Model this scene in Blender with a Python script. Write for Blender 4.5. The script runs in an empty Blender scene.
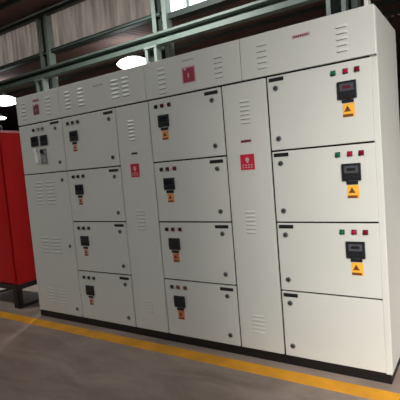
import bpy, bmesh, math, random
from mathutils import Vector, Matrix
random.seed(4)
scene = bpy.context.scene
COL = scene.collection
PI = math.pi


# ------------------------------------------------------------------ materials
def lin(c):
    c = c / 255.0
    return c / 12.92 if c <= 0.04045 else ((c + 0.055) / 1.055) ** 2.4


def rgb(r, g, b):
    return (lin(r), lin(g), lin(b), 1.0)


def paint(name, col, rough=0.45, metal=0.0, var=0.06, scale=6.0, bump=0.0, bscale=60.0, coat=0.0, spec=0.5):
    m = bpy.data.materials.new(name)
    m.use_nodes = True
    nt = m.node_tree
    b = nt.nodes['Principled BSDF']
    tc = nt.nodes.new('ShaderNodeTexCoord')
    nz = nt.nodes.new('ShaderNodeTexNoise')
    nz.inputs['Scale'].default_value = scale
    nz.inputs['Detail'].default_value = 5
    nt.links.new(tc.outputs['Object'], nz.inputs['Vector'])
    rp = nt.nodes.new('ShaderNodeValToRGB')
    rp.color_ramp.elements[0].position = 0.3
    rp.color_ramp.elements[1].position = 0.7
    rp.color_ramp.elements[0].color = tuple(c * (1 - var) for c in col[:3]) + (1,)
    rp.color_ramp.elements[1].color = tuple(min(1, c * (1 + var)) for c in col[:3]) + (1,)
    nt.links.new(nz.outputs['Fac'], rp.inputs['Fac'])
    nt.links.new(rp.outputs['Color'], b.inputs['Base Color'])
    b.inputs['Roughness'].default_value = rough
    b.inputs['Metallic'].default_value = metal
    b.inputs['Coat Weight'].default_value = coat
    b.inputs['Specular IOR Level'].default_value = spec
    if bump:
        n2 = nt.nodes.new('ShaderNodeTexNoise')
        n2.inputs['Scale'].default_value = bscale
        nt.links.new(tc.outputs['Object'], n2.inputs['Vector'])
        bp = nt.nodes.new('ShaderNodeBump')
        bp.inputs['Strength'].default_value = bump
        bp.inputs['Distance'].default_value = 0.01
        nt.links.new(n2.outputs['Fac'], bp.inputs['Height'])
        nt.links.new(bp.outputs['Normal'], b.inputs['Normal'])
    return m


def emit(name, col, s):
    m = bpy.data.materials.new(name)
    m.use_nodes = True
    b = m.node_tree.nodes['Principled BSDF']
    b.inputs['Base Color'].default_value = (0.9, 0.9, 0.9, 1)
    b.inputs['Emission Color'].default_value = col
    b.inputs['Emission Strength'].default_value = s
    return m


GREY = paint('light_grey_enamel', rgb(208, 208, 200), 0.38, var=0.02, scale=2.0, bump=0.03, bscale=180)
BLACK = paint('black_enamel', rgb(14, 10, 10), 0.5, var=0.2)
GAPDARK = paint('rubber_and_gap_shade', rgb(16, 16, 15), 0.9)  # rubber seal tone, deepened to paint the shade in door gaps
SLOT = paint('louver_slot_dark', rgb(40, 40, 38), 0.9)
BEZEL = paint('black_plastic', rgb(26, 27, 30), 0.45)
SCREEN = paint('smoked_display', rgb(78, 78, 84), 0.15, var=0.15, scale=30)
SCREENR = paint('dark_red_display', rgb(95, 35, 50), 0.2)
SCREEND = paint('dark_display', rgb(30, 36, 42), 0.15)
LOCKG = paint('grey_lock_metal', rgb(118, 120, 120), 0.4, metal=0.15)
CHROME = paint('dull_chrome', rgb(120, 122, 124), 0.35, metal=0.7)
DARKMET = paint('dark_metal', rgb(60, 62, 64), 0.4, metal=0.6)
LG = paint('green_lens', rgb(28, 100, 68), 0.25)
LR = paint('red_lens', rgb(172, 22, 52), 0.25)
LDR = paint('dark_red_lens', rgb(122, 14, 38), 0.25)
LSR = paint('smoked_red_lens', rgb(96, 26, 34), 0.25)
LSM = paint('smoked_lens', rgb(48, 46, 46), 0.25)
LAMB = paint('amber_lens', rgb(120, 62, 30), 0.25)
STICK = paint('yellow_orange_vinyl', rgb(246, 182, 62), 0.5)
STICKO = paint('orange_vinyl', rgb(226, 152, 96), 0.5)
STICKV = paint('red_orange_vinyl', rgb(204, 118, 88), 0.5)
STICKR = paint('pale_orange_vinyl', rgb(200, 146, 124), 0.5)
INK = paint('black_ink', rgb(40, 26, 18), 0.6)
INKR = paint('dark_red_ink', rgb(118, 34, 26), 0.6)
INKO = paint('brown_ink', rgb(120, 66, 20), 0.6)
SRED = paint('red_sign_vinyl', rgb(196, 30, 58), 0.5, var=0.1, scale=40)
SDRED = paint('dark_red_sign_vinyl', rgb(150, 44, 68), 0.5, var=0.1, scale=40)
SMAR = paint('maroon_sign_vinyl', rgb(112, 52, 62), 0.5, var=0.1, scale=40)
SPINK = paint('pale_pink_vinyl', rgb(196, 168, 165), 0.5)
SWHITE = paint('white_vinyl', rgb(232, 226, 222), 0.5)
MARK = paint('faded_print', rgb(150, 148, 146), 0.6)
WHITEP = paint('white_plastic', rgb(240, 240, 236), 0.4)
GREYP = paint('grey_plastic', rgb(120, 122, 118), 0.5)
RED = paint('red_enamel', rgb(182, 2, 6), 0.55, var=0.06, scale=3, spec=0.3)
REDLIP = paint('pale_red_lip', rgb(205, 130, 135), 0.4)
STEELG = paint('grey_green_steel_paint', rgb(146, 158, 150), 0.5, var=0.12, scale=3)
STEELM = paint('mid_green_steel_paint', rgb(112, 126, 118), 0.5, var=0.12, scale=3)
STEELD = paint('dark_green_paint_and_shade', rgb(52, 62, 56), 0.6, var=0.2, scale=3)  # dark trim paint, also the shade painted on the girder web
BROWN = paint('brown_roof_sheet', rgb(116, 92, 85), 0.7, var=0.15, scale=1.5)
DARKW = paint('dark_wall_sheet', rgb(38, 38, 42), 0.8, var=0.25, scale=1.2)
YELLOW = paint('yellow_floor_paint', rgb(226, 156, 26), 0.55, var=0.16, scale=5)
GLASSL = emit('lit_acrylic', (0.95, 0.98, 1.0, 1), 6.0)


def floor_mat():
    m = bpy.data.materials.new('worn_concrete')
    m.use_nodes = True
    nt = m.node_tree
    b = nt.nodes['Principled BSDF']
    tc = nt.nodes.new('ShaderNodeTexCoord')
    n1 = nt.nodes.new('ShaderNodeTexNoise')
    n1.inputs['Scale'].default_value = 1.3
    n1.inputs['Detail'].default_value = 8
    n1.inputs['Roughness'].default_value = 0.65
    n1.inputs['Distortion'].default_value = 0.6
    mp = nt.nodes.new('ShaderNodeMapping')
    mp.inputs['Scale'].default_value = (1.0, 2.6, 1.0)
    nt.links.new(tc.outputs['Object'], mp.inputs['Vector'])
    nt.links.new(mp.outputs['Vector'], n1.inputs['Vector'])
    r = nt.nodes.new('ShaderNodeValToRGB')
    e = r.color_ramp.elements
    e[0].position, e[0].color = 0.28, rgb(116, 102, 93)
    e[1].position, e[1].color = 0.72, rgb(170, 153, 142)
    k = e.new(0.5)
    k.color = rgb(148, 131, 121)
    nt.links.new(n1.outputs['Fac'], r.inputs['Fac'])
    nt.links.new(r.outputs['Color'], b.inputs['Base Color'])
    n2 = nt.nodes.new('ShaderNodeTexNoise')
    n2.inputs['Scale'].default_value = 4
    nt.links.new(tc.outputs['Object'], n2.inputs['Vector'])
    mr = nt.nodes.new('ShaderNodeMapRange')
    mr.inputs['To Min'].default_value = 0.42
    mr.inputs['To Max'].default_value = 0.7
    nt.links.new(n2.outputs['Fac'], mr.inputs['Value'])
    nt.links.new(mr.outputs['Result'], b.inputs['Roughness'])
    return m


def translucent_mat():
    """pale fibre sheet that lets daylight through"""
    m = bpy.data.materials.new('translucent_sheet')
    m.use_nodes = True
    nt = m.node_tree
    nt.nodes.remove(nt.nodes['Principled BSDF'])
    out = nt.nodes['Material Output']
    tc = nt.nodes.new('ShaderNodeTexCoord')
    mp = nt.nodes.new('ShaderNodeMapping')
    mp.inputs['Scale'].default_value = (3.5, 1, 0.35)
    nz = nt.nodes.new('ShaderNodeTexNoise')
    nz.inputs['Scale'].default_value = 1.4
    nz.inputs['Detail'].default_value = 6
    nt.links.new(tc.outputs['Object'], mp.inputs['Vector'])
    nt.links.new(mp.outputs['Vector'], nz.inputs['Vector'])
    r = nt.nodes.new('ShaderNodeValToRGB')
    r.color_ramp.elements[0].position = 0.32
    r.color_ramp.elements[1].position = 0.66
    r.color_ramp.elements[0].color = rgb(104, 97, 91)
    r.color_ramp.elements[1].color = rgb(140, 131, 121)
    nt.links.new(nz.outputs['Fac'], r.inputs['Fac'])
    d = nt.nodes.new('ShaderNodeBsdfDiffuse')
    t = nt.nodes.new('ShaderNodeBsdfTranslucent')
    mx = nt.nodes.new('ShaderNodeMixShader')
    mx.inputs[0].default_value = 0.45
    nt.links.new(r.outputs['Color'], d.inputs['Color'])
    nt.links.new(r.outputs['Color'], t.inputs['Color'])
    nt.links.new(d.outputs[0], mx.inputs[1])
    nt.links.new(t.outputs[0], mx.inputs[2])
    nt.links.new(mx.outputs[0], out.inputs['Surface'])
    return m


def clear_mat():
    m = bpy.data.materials.new('clear_glazing')
    m.use_nodes = True
    nt = m.node_tree
    nt.nodes.remove(nt.nodes['Principled BSDF'])
    out = nt.nodes['Material Output']
    t = nt.nodes.new('ShaderNodeBsdfTransparent')
    t.inputs['Color'].default_value = (0.93, 0.95, 0.94, 1)
    g = nt.nodes.new('ShaderNodeBsdfGlossy')
    g.inputs['Roughness'].default_value = 0.05
    mx = nt.nodes.new('ShaderNodeMixShader')
    mx.inputs[0].default_value = 0.06
    nt.links.new(t.outputs[0], mx.inputs[1])
    nt.links.new(g.outputs[0], mx.inputs[2])
    nt.links.new(mx.outputs[0], out.inputs['Surface'])
    return m


FLOOR = floor_mat()
SHEET = translucent_mat()
CLEAR = clear_mat()


# ------------------------------------------------------------------ mesh builder
class MB:
    def __init__(self):
        self.bm = bmesh.new()
        self.mats = []

    def mi(self, m):
        if m not in self.mats:
            self.mats.append(m)
        return self.mats.index(m)

    def _merge(self, b2, m):
        i = self.mi(m)
        for f in b2.faces:
            f.material_index = i
        me = bpy.data.meshes.new('tmp')
        b2.to_mesh(me)
        b2.free()
        self.bm.from_mesh(me)
        bpy.data.meshes.remove(me)

    def box(self, x0, x1, y0, y1, z0, z1, m, bev=0.0, seg=2):
        b = bmesh.new()
        bmesh.ops.create_cube(b, size=1)
        for v in b.verts:
            v.co = Vector(((x0 + x1) / 2 + v.co.x * (x1 - x0), (y0 + y1) / 2 + v.co.y * (y1 - y0), (z0 + z1) / 2 + v.co.z * (z1 - z0)))
        if bev:
            bmesh.ops.bevel(b, geom=b.edges[:], offset=bev, segments=seg, affect='EDGES', profile=0.5)
        self._merge(b, m)
        return self

    def cyl(self, p0, p1, r0, m, r1=None, n=20, bev=0.0):
        p0, p1 = Vector(p0), Vector(p1)
        r1 = r0 if r1 is None else r1
        b = bmesh.new()
        L = (p1 - p0).length
        bmesh.ops.create_cone(b, cap_ends=True, segments=n, radius1=r0, radius2=r1, depth=L)
        if bev:
            es = [e for e in b.edges if all(v.co.z > L / 2 - 1e-6 for v in e.verts)]
            bmesh.ops.bevel(b, geom=es, offset=bev, segments=2, affect='EDGES')
        q = Vector((0, 0, 1)).rotation_difference((p1 - p0).normalized())
        mat = Matrix.Translation((p0 + p1) / 2) @ q.to_matrix().to_4x4()
        bmesh.ops.transform(b, matrix=mat, verts=b.verts)
        self._merge(b, m)
        return self

    def poly(self, pts, m, thick_y=0.0):
        """prism from XZ outline [(x,y,z)...] extruded in +y"""
        b = bmesh.new()
        f = b.faces.new([b.verts.new(p) for p in pts])
        if thick_y:
            r = bmesh.ops.extrude_face_region(b, geom=[f])
            bmesh.ops.translate(b, vec=(0, thick_y, 0), verts=[v for v in r['geom'] if isinstance(v, bmesh.types.BMVert)])
        bmesh.ops.recalc_face_normals(b, faces=b.faces)
        self._merge(b, m)
        return self

    def torus(self, c, R, r, m, axis='Y', n=20, k=8, a0=0, a1=2 * PI):
        b = bmesh.new()
        rings = []
        closed = abs(a1 - a0 - 2 * PI) < 1e-4
        cnt = n if closed else n + 1
        for i in range(cnt):
            a = a0 + (a1 - a0) * i / n
            ring = []
            for j in range(k):
                t = 2 * PI * j / k
                rr = R + r * math.cos(t)
                u, v, w = rr * math.cos(a), rr * math.sin(a), r * math.sin(t)
                p = {'Y': (u, w, v), 'Z': (u, v, w), 'X': (w, u, v)}[axis]
                ring.append(b.verts.new(Vector(c) + Vector(p)))
            rings.append(ring)
        for i in range(n):
            A, B = rings[i], rings[(i + 1) % cnt]
            for j in range(k):
                b.faces.new((A[j], A[(j + 1) % k], B[(j + 1) % k], B[j]))
        bmesh.ops.recalc_face_normals(b, faces=b.faces)
        self._merge(b, m)
        return self

    def lathe(self, c, prof, m, n=28):
        b = bmesh.new()
        rings = []
        for r, z in prof:
            rings.append([b.verts.new((c[0] + r * math.cos(2 * PI * i / n), c[1] + r * math.sin(2 * PI * i / n), c[2] + z)) for i in range(n)])
        for A, B in zip(rings, rings[1:]):
            for i in range(n):
                b.faces.new((A[i], A[(i + 1) % n], B[(i + 1) % n], B[i]))
        bmesh.ops.remove_doubles(b, verts=b.verts, dist=1e-5)
        bmesh.ops.recalc_face_normals(b, faces=b.faces)
        self._merge(b, m)
        return self

    def build(self, name, parent=None, loc=None, smooth=False):
        me = bpy.data.meshes.new(name)
        self.bm.to_mesh(me)
        self.bm.free()
        for m in self.mats:
            me.materials.append(m)
        if smooth:
            for p in me.polygons:
                p.use_smooth = True
        o = bpy.data.objects.new(name, me)
        COL.objects.link(o)
        if parent:
            o.parent = parent
        if loc:
            o.location = loc
        return o


def empty(name, label, cat, loc=(0, 0, 0), group=None):
    o = bpy.data.objects.new(name, None)
    o.empty_display_size = 0.1
    COL.objects.link(o)
    o.location = loc
    return tag(o, label, cat, group)


def tag(o, label=None, cat=None, group=None, kind=None):
    for k, v in (('label', label), ('category', cat), ('group', group), ('kind', kind)):
        if v:
            o[k] = v
    return o


def lab(o, label):
    o['label'] = label
    return o


# ------------------------------------------------------------------ the switchboard
# front faces of doors lie in the plane y = 0, the floor is z = 0
W, HT, DEP = 3.653, 2.4, 0.75
PL = 0.065
Z1, Z2, Z3, Z4 = 2.096, 1.573, 1.062, 0.561
XC = [0.0, 0.711, 1.441, 1.827, 2.548, 2.917, 3.616]
TH = 0.020      # thickness of doors
G = 0.0080      # half gap

board = empty('electrical_switchboard', 'long light grey electrical switchboard of many small doors on a black plinth', 'switchboard', (0, 0, 0))
MB().box(0.006, W - 0.006, 0.004, DEP - 0.02, 0.0, PL, BLACK, 0.003).build('plinth', board)
body = MB()
body.box(0.0, W, TH + 0.006, DEP, PL, HT - 0.002, GREY, 0.004)
body.box(XC[6] + 0.0005, W, 0.0, 0.05, PL, Z1 - 0.006, GREY, 0.0025)       # corner post on the right
body.build('cabinet_body', board)
lab(MB().box(0.006, XC[6] - 0.010, TH - 0.003, TH + 0.008, PL + 0.004, HT - 0.006, GAPDARK).build('seal_and_gap_shade', board), 'dark rubber seal and painted shade showing in the gaps between doors')  # one dark sheet behind all doors: seal plus painted gap shade
# right end panel, slightly inset from the corner post
MB().box(W - 0.003, W + 0.0015, 0.012, DEP - 0.02, PL + 0.004, HT - 0.006, GREY, 0.001).build('end_panel', board)
# lifting lugs on the roof
for lx in (W - 0.05,):
    m = MB()
    m.box(lx - 0.012, lx + 0.012, 0.02, 0.10, HT - 0.004, HT + 0.05, GREY, 0.003)
    m.build('lifting_lug', board)


def louvers(parent, x0, x1, ztop, zbot, rows):
    """a bank of pressed louvers: hoods open at the lower edge"""
    m = MB()
    pitch = (ztop - zbot) / rows
    hh = pitch * 0.50
    for r in range(rows):
        zt = ztop - r * pitch
        zb = zt - hh
        b = bmesh.new()
        n, k = 10, 4
        grid = []
        for i in range(n + 1):
            u = i / n
            x = x0 + (x1 - x0) * u
            prof = min(1.0, math.sin(PI * u) * 2.2)
            row = []
            for j in range(k + 1):
                t = j / k
                row.append(b.verts.new((x, -0.0005 - 0.0048 * prof * math.sin(t * PI / 2), zt - hh * t)))
            grid.append(row)
        for i in range(n):
            for j in range(k):
                b.faces.new((grid[i][j], grid[i + 1][j], grid[i + 1][j + 1], grid[i][j + 1]))
        bmesh.ops.recalc_face_normals(b, faces=b.faces)
        m._merge(b, GREY)
        m.poly([(x0 + 0.006, -0.0012, zb + 0.001), (x1 - 0.006, -0.0012, zb + 0.001), (x1 - 0.006, -0.0012, zb - 0.0025), (x0 + 0.006, -0.0012, zb - 0.0025)], SLOT, 0.001)
    o = m.build('louver', parent, smooth=True)
    return o


def door(name, x0, x1, z0, z1):
    return MB().box(x0 + G, x1 - (0.0 if x1 == XC[6] else G), 0.0, TH, z0 + 0.006, z1 - 0.006, GREY, 0.0025).build(name, board)


def indicator(d, x, z, lens, label):
    m = MB()
    m.box(x - 0.0165, x + 0.0165, -0.006, 0.0005, z - 0.0165, z + 0.0165, BEZEL, 0.003)
    m.cyl((x, -0.005, z), (x, -0.016, z), 0.0150, lens, 0.0125, n=20, bev=0.003)
    return lab(m.build('indicator_lamp', d), label)


def meter(d, x, z, w, h, scr, inner=None, label='black panel meter with a smoked display'):
    """x, z = middle"""
    m = MB()
    m.box(x - w / 2, x + w / 2, -0.012, 0.0005, z - h / 2, z + h / 2, BEZEL, 0.004)
    m.box(x - w * 0.36, x + w * 0.36, -0.0135, -0.010, z - h * 0.06, z + h * 0.36, scr, 0.001)
    if inner:
        m.box(x - w * 0.22, x + w * 0.22, -0.0145, -0.012, z + h * 0.08, z + h * 0.24, inner, 0.0005)
    for i in range(4):
        bx = x - w * 0.3 + i * w * 0.2
        m.cyl((bx, -0.011, z - h * 0.28), (bx, -0.0145, z - h * 0.28), w * 0.055, DARKMET, n=12)
    return lab(m.build('meter', d), label)


def plate(d, x0, x1, zc, h, mat=BEZEL, label='black nameplate'):
    m = MB()
    m.box(x0, x1, -0.004, 0.0005, zc - h / 2, zc + h / 2, mat, 0.001)
    return lab(m.build('name_plate', d), label)


def lock(d, x, z, r=0.0200):
    m = MB()
    m.cyl((x, 0.0005, z), (x, -0.006, z), r, LOCKG, r * 0.92, n=20, bev=0.001)
    m.cyl((x, -0.005, z), (x, -0.009, z), r * 0.55, BEZEL, n=16)
    m.box(x - r * 0.14, x + r * 0.14, -0.011, -0.008, z - r * 0.5, z + r * 0.5, CHROME)
    return lab(m.build('lock', d), 'round quarter turn lock')


def warning(d, xc, ztop, w, h, base, label, ink=None):
    """yellow caution sticker: bolt in a triangle above a dark bar"""
    m = MB()
    ink = ink or INKO
    x0, x1, z0 = xc - w / 2, xc + w / 2, ztop - h
    m.box(x0, x1, -0.0012, 0.0004, z0, ztop, base)
    cx, cz, s = xc - w * 0.10, ztop - h * 0.40, h * 0.26
    y = -0.0018
    m.poly([(cx - s, y, cz - s * 0.75), (cx + s, y, cz - s * 0.75), (cx, y, cz + s * 0.95)], ink, 0.0008)
    y = -0.0023
    m.poly([(cx + s * .10, y, cz + s * .55), (cx - s * .25, y, cz - s * .12), (cx - s * .02, y, cz - s * .10), (cx - s * .12, y, cz - s * .62),
            (cx + s * .28, y, cz + s * .06), (cx + s * .05, y, cz + s * .05)], INK, 0.0008)
    m.box(x0, x0 + w * 0.85, -0.0020, -0.001, z0 + h * 0.02, z0 + h * 0.22, ink)
    return lab(m.build('warning_sticker', d), label)


# --- columns of doors
SEAMS = [(Z2, Z1), (Z3, Z2), (Z4, Z3), (PL, Z4)]
for zi, (z0, z1) in enumerate(SEAMS):
    # second column from the left: small smoked fittings
    d = door('door', XC[1], XC[2], z0, z1)
    for k, off in enumerate((0.088, 0.158, 0.232)):
        indicator(d, XC[1] + off, z1 - 0.064, LSM, 'dark smoked indicator lamp')
    meter(d, XC[1] + 0.158, z1 - 0.192, 0.112, 0.10, SCREEND)
    plate(d, XC[1] + 0.125, XC[1] + 0.190, z1 - 0.262, 0.020, BEZEL, 'small black tag under the meter')
    warning(d, XC[1] + 0.160, z1 - 0.276, 0.056, 0.066, STICKR, 'small pale orange caution sticker with a dark red symbol', INKR)
    plate(d, XC[2] - 0.146, XC[2] - 0.030, z1 - 0.034, 0.024)
    lock(d, XC[2] - 0.084, z1 - 0.092)
    lock(d, XC[2] - 0.080, z0 + 0.084)
    # fourth column
    d = door('door', XC[3], XC[4], z0, z1)
    for k, off in enumerate((0.085, 0.150, 0.224)):
        indicator(d, XC[3] + off, z1 - 0.063, (LSM, LSR, LSR)[k] if zi < 3 else (LSM, LAMB, LAMB)[k],
                  ('dark smoked indicator lamp', 'dark red indicator lamp', 'dark red indicator lamp')[k] if zi < 3 else
                  ('dark smoked indicator lamp', 'amber brown indicator lamp', 'amber brown indicator lamp')[k])
    meter(d, XC[3] + 0.155, z1 - 0.187, 0.112, 0.100, SCREEND)
    plate(d, XC[3] + 0.118, XC[3] + 0.192, z1 - 0.254, 0.022, BEZEL, 'small black tag under the meter')
    warning(d, XC[3] + 0.160, z1 - 0.268, 0.066, 0.076, STICKO if zi < 2 else STICKV, 'orange caution sticker with a dark bar' if zi < 2 else 'red orange caution sticker with a dark bar')
    plate(d, XC[4] - 0.150, XC[4] - 0.030, z1 - 0.036, 0.026)
    lock(d, XC[4] - 0.088, z1 - 0.092)
    lock(d, XC[4] - 0.088, z0 + 0.084)
    # sixth column
    d = door('door', XC[5], XC[6], z0, z1)
    plate(d, XC[5] + 0.022, XC[5] + 0.130, z1 - 0.030, 0.026)
    lock(d, XC[5] + 0.068, z1 - 0.090)
    lock(d, XC[5] + 0.066, z0 + 0.084)
    if zi < 3:
        for k, off in enumerate((0.469, 0.546, 0.617)):
            indicator(d, XC[5] + off, z1 - 0.062, (LG, LR, LDR)[k], ('green indicator lamp', 'red indicator lamp', 'dark red indicator lamp')[k])
        meter(d, XC[5] + 0.550, z1 - 0.180, 0.120, 0.112, SCREEN, SCREENR if zi == 0 else BEZEL,
              'black panel meter with a dark red display' if zi == 0 else 'black panel meter with a grey display')
        plate(d, XC[5] + 0.514, XC[5] + 0.588, z1 - 0.250, 0.022, BEZEL, 'small black tag under the meter')
        warning(d, XC[5] + 0.554, z1 - 0.265, 0.074, 0.086, STICK, 'yellow orange caution sticker with a bolt')

# --- first column: metering door over a tall louvered door
d = door('door', XC[0], XC[1], Z2, Z1)
for off, l in ((0.254, LSM), (0.335, GREYP), (0.400, GREYP)):
    indicator(d, off, Z1 - 0.067, l, 'dark smoked indicator lamp' if l is LSM else 'grey indicator lamp')
meter(d, 0.257, 1.912, 0.116, 0.106, SCREEND, None, 'left black square meter')
meter(d, 0.408, 1.910, 0.112, 0.106, SCREEND, None, 'right black square meter')
m = MB()
m.box(0.222, 0.282, -0.016, 0.0005, 1.800, 1.832, WHITEP, 0.003)
m.box(0.248, 0.282, -0.020, 0.0005, 1.680, 1.832, WHITEP, 0.004)
lab(m.build('breaker_handle', d), 'white upright breaker handle')
m = MB()
for a, b, c, e in ((0.332, 0.350, 1.670, 1.826), (0.408, 0.426, 1.670, 1.826), (0.350, 0.408, 1.670, 1.686), (0.350, 0.408, 1.812, 1.826)):
    m.box(a, b, -0.010, 0.0005, c, e, GREYP, 0.002)
m.box(0.350, 0.408, -0.003, 0.0005, 1.686, 1.812, MARK)
m.cyl((0.362, -0.003, 1.798), (0.362, -0.022, 1.798), 0.022, BEZEL, 0.019, bev=0.002)
lab(m.build('selector_switch', d), 'grey framed selector switch with a black knob')
plate(d, 0.532, 0.665, 2.066, 0.022)
lock(d, 0.603, 2.010)
lock(d, 0.622, 1.668)
d = door('tall_door', XC[0], XC[1], PL, Z2)
for a, b in ((0.175, 0.300), (0.345, 0.500)):
    louvers(d, a, b, 1.49, 1.23, 7)
    louvers(d, a, b, 0.90, 0.71, 5)
    louvers(d, a, b, 0.34, 0.17, 5)
lock(d, 0.625, 1.488)
lock(d, 0.634, 0.808)
lock(d, 0.642, 0.149)


def red_sign(d, x0, x1, z0, z1, base, label, halo=0.0):
    m = MB()
    if halo:
        m.box(x0 - halo, x1 + halo, -0.0010, 0.0004, z0 - halo, z1 + halo, SPINK)
    w, h = x1 - x0, z1 - z0
    m.box(x0, x1, -0.0018, 0.0004, z0, z1, base)
    # a pale pictogram in the middle with two broken rows of print under it
    cx, cz, s = (x0 + x1) / 2, z0 + h * 0.66, h * 0.14
    y = -0.0024
    m.poly([(cx + s * math.cos(a), y, cz + s * math.sin(a)) for a in [2 * PI * i / 12 for i in range(12)]], SPINK, 0.0008)
    m.box(cx - s * .5, cx + s * .5, -0.0024, -0.0012, cz - s * 1.5, cz - s * .7, SPINK)
    for r, rowz in enumerate((0.27, 0.12)):
        for i in range(4):
            m.box(x0 + w * (0.12 + .2 * i), x0 + w * (0.12 + .2 * i + .12), -0.0024, -0.0012, z0 + h * rowz, z0 + h * (rowz + .07), SPINK)
    return lab(m.build('warning_sign', d), label)


def emblem_sign(d, x0, x1, z0, z1, base, label, halo):
    """dark block with a pale slot on a pale ground"""
    m = MB()
    m.box(x0 - halo, x1 + halo, -0.0010, 0.0004, z0 - halo * .7, z1 + halo, SPINK)
    w, h = x1 - x0, z1 - z0
    m.box(x0, x1, -0.0018, 0.0, z0, z1, base)
    m.box(x0 + w * .42, x0 + w * .52, -0.0024, 0.0, z0 + h * .30, z0 + h * .62, SPINK)
    m.box(x0 + w * .12, x0 + w * .32, -0.0024, 0.0, z0 + h * .86, z1, SPINK)
    return lab(m.build('warning_sign', d), label)


# --- the two narrow louvered doors
d = door('narrow_door', XC[2], XC[3], PL, Z1)
louvers(d, 1.575, 1.655, 1.962, 1.770, 6)
louvers(d, 1.580, 1.682, 1.172, 0.975, 6)
louvers(d, 1.572, 1.680, 0.345, 0.225, 4)
plate(d, 1.594, 1.662, 1.670, 0.016)
red_sign(d, 1.566, 1.664, 1.462, 1.580, SRED, 'red warning sign')
d = door('narrow_door', XC[4], XC[5], PL, Z1)
louvers(d, 2.690, 2.778, 1.965, 1.780, 6)
louvers(d, 2.670, 2.760, 1.150, 0.965, 6)
louvers(d, 2.660, 2.772, 0.350, 0.190, 5)
plate(d, 2.684, 2.768, 1.666, 0.018, SMAR, 'dark maroon nameplate')
red_sign(d, 2.668, 2.782, 1.455, 1.570, SRED, 'red warning sign')

# --- top panels
XH = [0.0, 0.697, 1.817, 2.728, W]
tops = [MB().box(XH[i] + 0.003, XH[i + 1] - 0.003, 0.0, TH, Z1 + 0.008, HT, GREY, 0.003).build('top_panel', board) for i in range(4)]


def red_text(d, x0, x1, zc, h, mat):
    m = MB()
    n = 7
    w = (x1 - x0) / n
    m.box(x0 - .012, x1 + .012, -0.0010, 0.0004, zc - h, zc + h, SPINK if mat is not MARK else GREY)
    for i in range(n):
        m.box(x0 + i * w, x0 + (i + .78) * w, -0.0018, 0.0, zc - h / 2, zc + h / 2, mat)
    return m


lab(red_text(tops[0], 0.300, 0.392, 2.324, 0.016, SMAR).build('maker_label', tops[0]), 'faded red print')
emblem_sign(tops[0], 0.292, 0.380, 2.182, 2.280, SMAR, 'dark maroon sign', 0.008)
louvers(tops[0], 0.085, 0.165, 2.335, 2.135, 5)
louvers(tops[0], 0.490, 0.570, 2.335, 2.140, 5)
for a, b in ((0.790, 0.872), (0.975, 1.070), (1.418, 1.518), (1.550, 1.640)):
    louvers(tops[1], a, b, 2.340, 2.155, 5)
lab(red_text(tops[1], 1.200, 1.330, 2.322, 0.014, MARK).build('maker_label', tops[1]), 'faded grey print')
louvers(tops[2], 1.960, 2.040, 2.340, 2.110, 6)
louvers(tops[2], 2.500, 2.580, 2.325, 2.140, 5)
emblem_sign(tops[2], 2.214, 2.322, 2.176, 2.286, SDRED, 'dark red sign with a pale slot on a pale ground', 0.012)
lab(red_text(tops[2], 2.215, 2.325, 2.345, 0.010, MARK).build('maker_label', tops[2]), 'faded print')
louvers(tops[3], 2.855, 2.940, 2.335, 2.140, 5)
louvers(tops[3], 3.412, 3.490, 2.325, 2.140, 5)
lab(red_text(tops[3], 3.136, 3.240, 2.318, 0.012, SMAR).build('maker_label', tops[3]), 'faded red print')

# ------------------------------------------------------------------ red cabinet on a black stand
RX0, RX1, RY0, RY1 = -1.46, -0.46, 0.04, 0.72
redc = empty('red_cabinet', 'tall red metal cabinet on a black stand left of the grey switchboard', 'cabinet', (-0.96, 0.38, 0))


def rb(m, name, label=None, smooth=False):
    o = m.build(name, redc, smooth=smooth)
    o.location = (0.96, -0.38, 0)
    if label:
        lab(o, label)
    return o


m = MB()
m.box(RX0, RX1, RY0 + 0.022, RY1, 0.285, 2.085, RED, 0.006)
rb(m, 'cabinet_body')
m = MB()
m.box(RX0 + 0.02, RX1 - 0.02, RY0, RY0 + 0.02, 0.31, 2.06, RED, 0.004)
rb(m, 'door')
m = MB()
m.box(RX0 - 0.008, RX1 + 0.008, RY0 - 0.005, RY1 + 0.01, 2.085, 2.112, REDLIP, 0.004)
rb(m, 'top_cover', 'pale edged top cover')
m = MB()
m.box(RX0, RX1, RY0 + 0.01, RY1, 0.225, 0.285, BLACK, 0.004)
rb(m, 'base_frame', 'black base frame')
for x in (RX0, RX1 - 0.10):
    for y in (RY0 + 0.012, RY1 - 0.06):
        m = MB()
        m.box(x, x + 0.10, y, y + 0.012, 0.0, 0.23, BLACK, 0.002)
        xe = x + 0.088 if x > -1 else x
        m.box(xe, xe + 0.012, y, y + 0.06, 0.0, 0.23, BLACK, 0.002)
        rb(m, 'leg', 'black angle steel leg')
for x in (RX0 + 0.005, RX1 - 0.045):
    m = MB()
    m.box(x, x + 0.04, RY0 + 0.02, RY1 - 0.01, 0.0, 0.028, BLACK, 0.003)
    rb(m, 'bottom_rail', 'black bottom rail')
for x in (RX1 - 0.10, RX1 - 0.45):
    m = MB()
    m.cyl((x, 0.14, 2.108), (x, 0.14, 2.13), 0.022, CHROME)
    m.torus((x, 0.14, 2.150), 0.026, 0.008, CHROME, 'Y')
    rb(m, 'lifting_eye', 'steel lifting eye', True)

# ------------------------------------------------------------------ the hall
XL, XR, YB, YC, YF = -34.0, 15.0, -5.2, 8.0, 27.0


def struct(m, name):
    o = m.build(name)
    o['kind'] = 'structure'
    return o


struct(MB().box(XL, XR, YB, YF, -0.2, 0.0, FLOOR), 'floor')
line = MB().box(XL + 0.5, XR - 0.5, -0.225, -0.090, 0.0, 0.0015, YELLOW).build('floor_line')
tag(line, 'long yellow painted line along the floor in front of the switchboard', 'floor marking')


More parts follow.
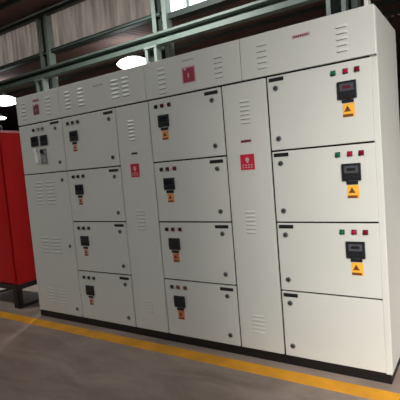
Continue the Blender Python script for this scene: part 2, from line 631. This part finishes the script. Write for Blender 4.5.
def sheet(name, x0, x1, pts, mat, pitch=0.22, amp=0.02, solid=0.004):
    """corrugated sheet: ribs run along the polyline pts [(y, z) ...], wave across x"""
    b = bmesh.new()
    n = int((x1 - x0) / pitch)
    xs = []
    for i in range(n):
        for f, h in ((0, 0), (.45, 0), (.6, 1), (.85, 1)):
            xs.append((x0 + (i + f) * pitch, h * amp))
    cols = []
    (ya, za), (yb, zb) = pts[0], pts[-1]
    nrm = Vector((0, -(zb - za), yb - ya)).normalized()
    for x, h in xs:
        cols.append([b.verts.new(Vector((x, y, z)) + nrm * h) for y, z in pts])
    for A, B in zip(cols, cols[1:]):
        for j in range(len(pts) - 1):
            b.faces.new((A[j], B[j], B[j + 1], A[j + 1]))
    bmesh.ops.recalc_face_normals(b, faces=b.faces)
    m = MB()
    m._merge(b, mat)
    return struct(m, name)


# roof of this bay (rises from the column row to a ridge, falls to the wall behind the camera)
sheet('ceiling', XL, XR, [(8.35, 7.74), (1.0, 9.4)], BROWN)
sheet('ceiling', XL, XR, [(1.0, 9.4), (YB, 7.74)], BROWN)
# roof of the next bay, starting just under the translucent band
sheet('ceiling', XL, XR, [(8.20, 6.14), (17.5, 7.1)], BROWN)
sheet('ceiling', XL, XR, [(17.5, 7.1), (YF, 6.17)], BROWN)
for i, y in enumerate((7.0, 5.4, 3.8, 2.2)):
    z = 7.74 + (8.35 - y) * (9.4 - 7.74) / 7.35 - 0.10
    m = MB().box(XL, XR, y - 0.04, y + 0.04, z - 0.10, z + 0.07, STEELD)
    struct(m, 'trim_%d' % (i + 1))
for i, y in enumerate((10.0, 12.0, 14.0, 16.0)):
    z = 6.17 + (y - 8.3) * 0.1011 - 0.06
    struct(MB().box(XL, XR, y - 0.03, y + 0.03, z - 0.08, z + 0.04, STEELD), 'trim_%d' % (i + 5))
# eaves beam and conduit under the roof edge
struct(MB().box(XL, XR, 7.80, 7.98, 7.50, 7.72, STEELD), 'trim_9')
struct(MB().cyl((XL, 7.72, 7.62), (XR, 7.72, 7.62), 0.035, STEELG, n=10), 'trim_10')
# gutter ledge under the band
m = MB()
m.box(XL, -3.95, 7.95, 8.30, 6.16, 6.30, STEELD)
m.box(XL, -3.95, 7.93, 7.95, 6.20, 6.24, STEELM)
m.box(-3.95, XR, 7.96, 8.30, 6.00, 6.17, STEELD)
struct(m, 'trim_11')


# translucent band above the ledge, clear glazing to the right of the second column
def band(name, x0, x1, mat, pitch=0.24, amp=0.035):
    b = bmesh.new()
    n = int(round((x1 - x0) / pitch))
    p = (x1 - x0) / n
    vs = []
    for i in range(n):
        for f, h in ((0, 0), (.4, 0), (.55, 1), (.85, 1)):
            x = x0 + (i + f) * p
            vs.append((b.verts.new((x, 8.16 - h * amp, 6.28)), b.verts.new((x, 8.16 - h * amp, 7.78))))
    vs.append((b.verts.new((x1, 8.16, 6.28)), b.verts.new((x1, 8.16, 7.78))))
    for A, B in zip(vs, vs[1:]):
        b.faces.new((A[0], B[0], B[1], A[1]))
    m = MB()
    m._merge(b, mat)
    return struct(m, name)


band('wall_back', XL, -3.95, SHEET)
m = MB()
m.box(-3.95, XR, 8.15, 8.156, 6.17, 7.78, CLEAR)
win = struct(m, 'window_1')
m = MB()
x = -3.95
while x < XR:
    m.box(x - 0.025, x + 0.025, 8.10, 8.20, 6.17, 7.78, STEELG)
    x += 0.9167
m.box(-3.95, XR, 8.10, 8.20, 6.17, 6.22, STEELG)
m.box(-3.95, XR, 8.11, 8.19, 7.0, 7.05, STEELG)
m.build('window_frame', win)

# far wall, end walls, wall behind the camera with an opening shaped to cut sunlight
struct(MB().box(XL, XR, YF, YF + 0.1, 0, 6.3, DARKW), 'wall_far')
struct(MB().box(XL - 0.1, XL, YB, YF, 0, 9.6, DARKW), 'wall_left')
struct(MB().box(XR, XR + 0.1, YB, YF, 0, 9.6, DARKW), 'wall_right')
DX0, DX1, DZ = 6.5, 12.5, 6.6  # unseen opening, sized to place the sunlight's soft edge on the board
m = MB()
m.box(XL, DX0, YB - 0.1, YB, 0, 7.8, DARKW)
m.box(DX1, XR, YB - 0.1, YB, 0, 7.8, DARKW)
m.box(DX0, DX1, YB - 0.1, YB, DZ, 7.8, DARKW)
struct(m, 'wall_front')


# steel columns: two channels with a recessed web
def column(x, label):
    c = empty('steel_column', label, 'column', (x, YC, 0), 'steel columns behind the switchboard')
    for s in (-1, 1):
        m = MB()
        cx = s * 0.20
        m.box(cx - 0.075, cx + 0.075, -0.14, -0.125, 0, 7.6, STEELG)
        m.box(cx - 0.075, cx + 0.075, 0.125, 0.14, 0, 7.6, STEELG)
        m.box(cx - 0.008 + s * 0.067, cx + 0.008 + s * 0.067, -0.125, 0.125, 0, 7.6, STEELG)
        m.build('channel', c)
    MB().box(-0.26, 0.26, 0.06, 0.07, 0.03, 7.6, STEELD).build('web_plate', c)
    for z in (0.4, 2.2, 4.0):
        MB().box(-0.14, 0.14, -0.150, -0.14, z, z + 0.14, STEELG).build('batten_plate', c)
    MB().box(-0.4, 0.4, -0.28, 0.28, 0, 0.03, STEELD).build('base_plate', c)
    return c


column(-9.43, 'dark steel column above the left end of the switchboard')
column(-3.93, 'pale grey steel column rising behind the middle of the switchboard')
column(1.57, 'grey steel column showing above the right end of the switchboard')

def crane_post(x, label):
    c = empty('crane_post', label, 'post', (x, 7.5, 0), 'posts under the girder')
    m = MB()
    for q in (-1, 1):
        m.box(q * 0.17 - 0.05, q * 0.17 + 0.05, -0.12, -0.11, 0, 5.10, STEELG)
        m.box(q * 0.17 - 0.05, q * 0.17 + 0.05, 0.10, 0.11, 0, 5.10, STEELG)
        m.box(q * 0.21 - 0.01, q * 0.21 + 0.01, -0.11, 0.10, 0, 5.10, STEELG)
    m.build('post_channels', c)
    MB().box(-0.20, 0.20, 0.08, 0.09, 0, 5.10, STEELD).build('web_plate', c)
    MB().box(-0.24, 0.24, -0.14, 0.12, 5.10, 5.148, STEELG).build('cap_plate', c)
    return c


crane_post(-9.28, 'short steel post carrying the girder beside the dark column')
crane_post(-3.98, 'short steel post carrying the girder beside the bright lamp')
crane_post(1.47, 'short steel post carrying the girder behind the right end of the switchboard')

gird = empty('crane_girder', 'long grey green steel girder running across behind the switchboard', 'girder', (-9.5, 7.5, 5.15))
for nm, y0, y1, z0, z1, mt in (('top_flange', -0.13, 0.13, 0.28, 0.345, STEELM), ('web', 0.06, 0.09, 0.15, 0.29, STEELD), ('bottom_flange', -0.12, 0.13, 0.0, 0.14, STEELM)):  # dark web colour stands for the shadow between the flanges
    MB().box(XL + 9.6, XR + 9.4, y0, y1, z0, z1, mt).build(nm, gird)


# ------------------------------------------------------------------ high bay lamps of the next bay
def high_bay(x, y, z, label, s=1.0):
    l = empty('high_bay_lamp', label, 'lamp', (x, y, z), 'bright lamps hanging beyond the girder')
    m = MB().lathe((0, 0, 0), [(0.0, -0.10 * s), (0.22 * s, -0.09 * s), (0.42 * s, -0.03 * s), (0.52 * s, 0.06 * s), (0.44 * s, 0.14 * s), (0.26 * s, 0.22 * s), (0.10 * s, 0.26 * s)], GLASSL)
    m.build('lamp_bowl', l, smooth=True)
    m = MB()
    m.cyl((0, 0, 0.25 * s), (0, 0, 0.25 * s + 0.2), 0.10 * s, DARKMET, 0.08 * s)
    m.build('lamp_housing', l)
    zr = 6.17 + (y - 8.3) * 0.1011
    MB().cyl((0, 0, 0.5 * s), (0, 0, zr - z), 0.012, DARKMET, n=8).build('hanging_rod', l)
    return l


high_bay(-6.52, 9.5, 5.40, 'bright high bay lamp below the girder beside the pale middle column', 1.2)
high_bay(-14.8, 9.5, 5.28, 'bright high bay lamp at the left edge above the red cabinet', 1.25)
high_bay(-22.6, 14.2, 5.75, 'small distant lit lamp under the bright lamp at the left edge', 0.6)

# ------------------------------------------------------------------ light
def area(name, loc, rot, sx, sy, e, col):
    L = bpy.data.lights.new(name, 'AREA')
    L.shape = 'RECTANGLE'
    L.size, L.size_y = sx, sy
    L.energy = e
    L.color = col
    o = bpy.data.objects.new(name, L)
    o.location = loc
    o.rotation_euler = rot
    COL.objects.link(o)
    return o


# hazy low sun entering through the opening shaped for it behind the camera
L = bpy.data.lights.new('hazy_sun', 'SUN')
L.energy = 4.3
L.angle = math.radians(12)
L.color = (1.0, 0.96, 0.91)
so = bpy.data.objects.new('hazy_sun', L)
so.rotation_euler = Vector((-0.66, 1.0, -0.78)).to_track_quat('-Z', 'Y').to_euler()
so.location = (10, -8, 9)
COL.objects.link(so)
# added unseen fill lights: middle column and girder, left end of the board
for x, y, e in ((-3.0, 4.6, 520), (-5.0, -4.0, 330)):
    area('overhead_fill', (x, y, 7.5), (0, 0, 0), 0.9, 0.9, e, (0.98, 1.0, 0.97))
for x, y, z in ((-6.45, 9.5, 5.2), (-15.0, 9.5, 5.1)):
    area('lamp_glow', (x, y, z), (0, 0, 0), 0.6, 0.6, 60, (0.95, 0.98, 1.0))

w = bpy.data.worlds.new('overcast')
w.use_nodes = True
bg = w.node_tree.nodes['Background']
bg.inputs['Color'].default_value = (0.93, 0.97, 1.0, 1)
bg.inputs['Strength'].default_value = 3.4
scene.world = w

# ------------------------------------------------------------------ camera
F, PT, YW, RL = 428.26, math.radians(85.446), math.radians(33.80), math.radians(-4.796)
cam = bpy.data.cameras.new('camera')
cam.sensor_width = 36
cam.lens = 36 * F / 400
cam.clip_start = 0.05
cam.clip_end = 200
co = bpy.data.objects.new('camera', cam)
COL.objects.link(co)
R = Matrix.Rotation(YW, 4, 'Z') @ Matrix.Rotation(PT, 4, 'X') @ Matrix.Rotation(RL, 4, 'Z')
co.matrix_world = Matrix.Translation((4.1813, -2.8467, 1.5142)) @ R
scene.camera = co

vs = scene.view_settings
vs.view_transform = 'Standard'
vs.look = 'None'
vs.gamma = 1
vs.exposure = 0.0
vs.use_curve_mapping = False
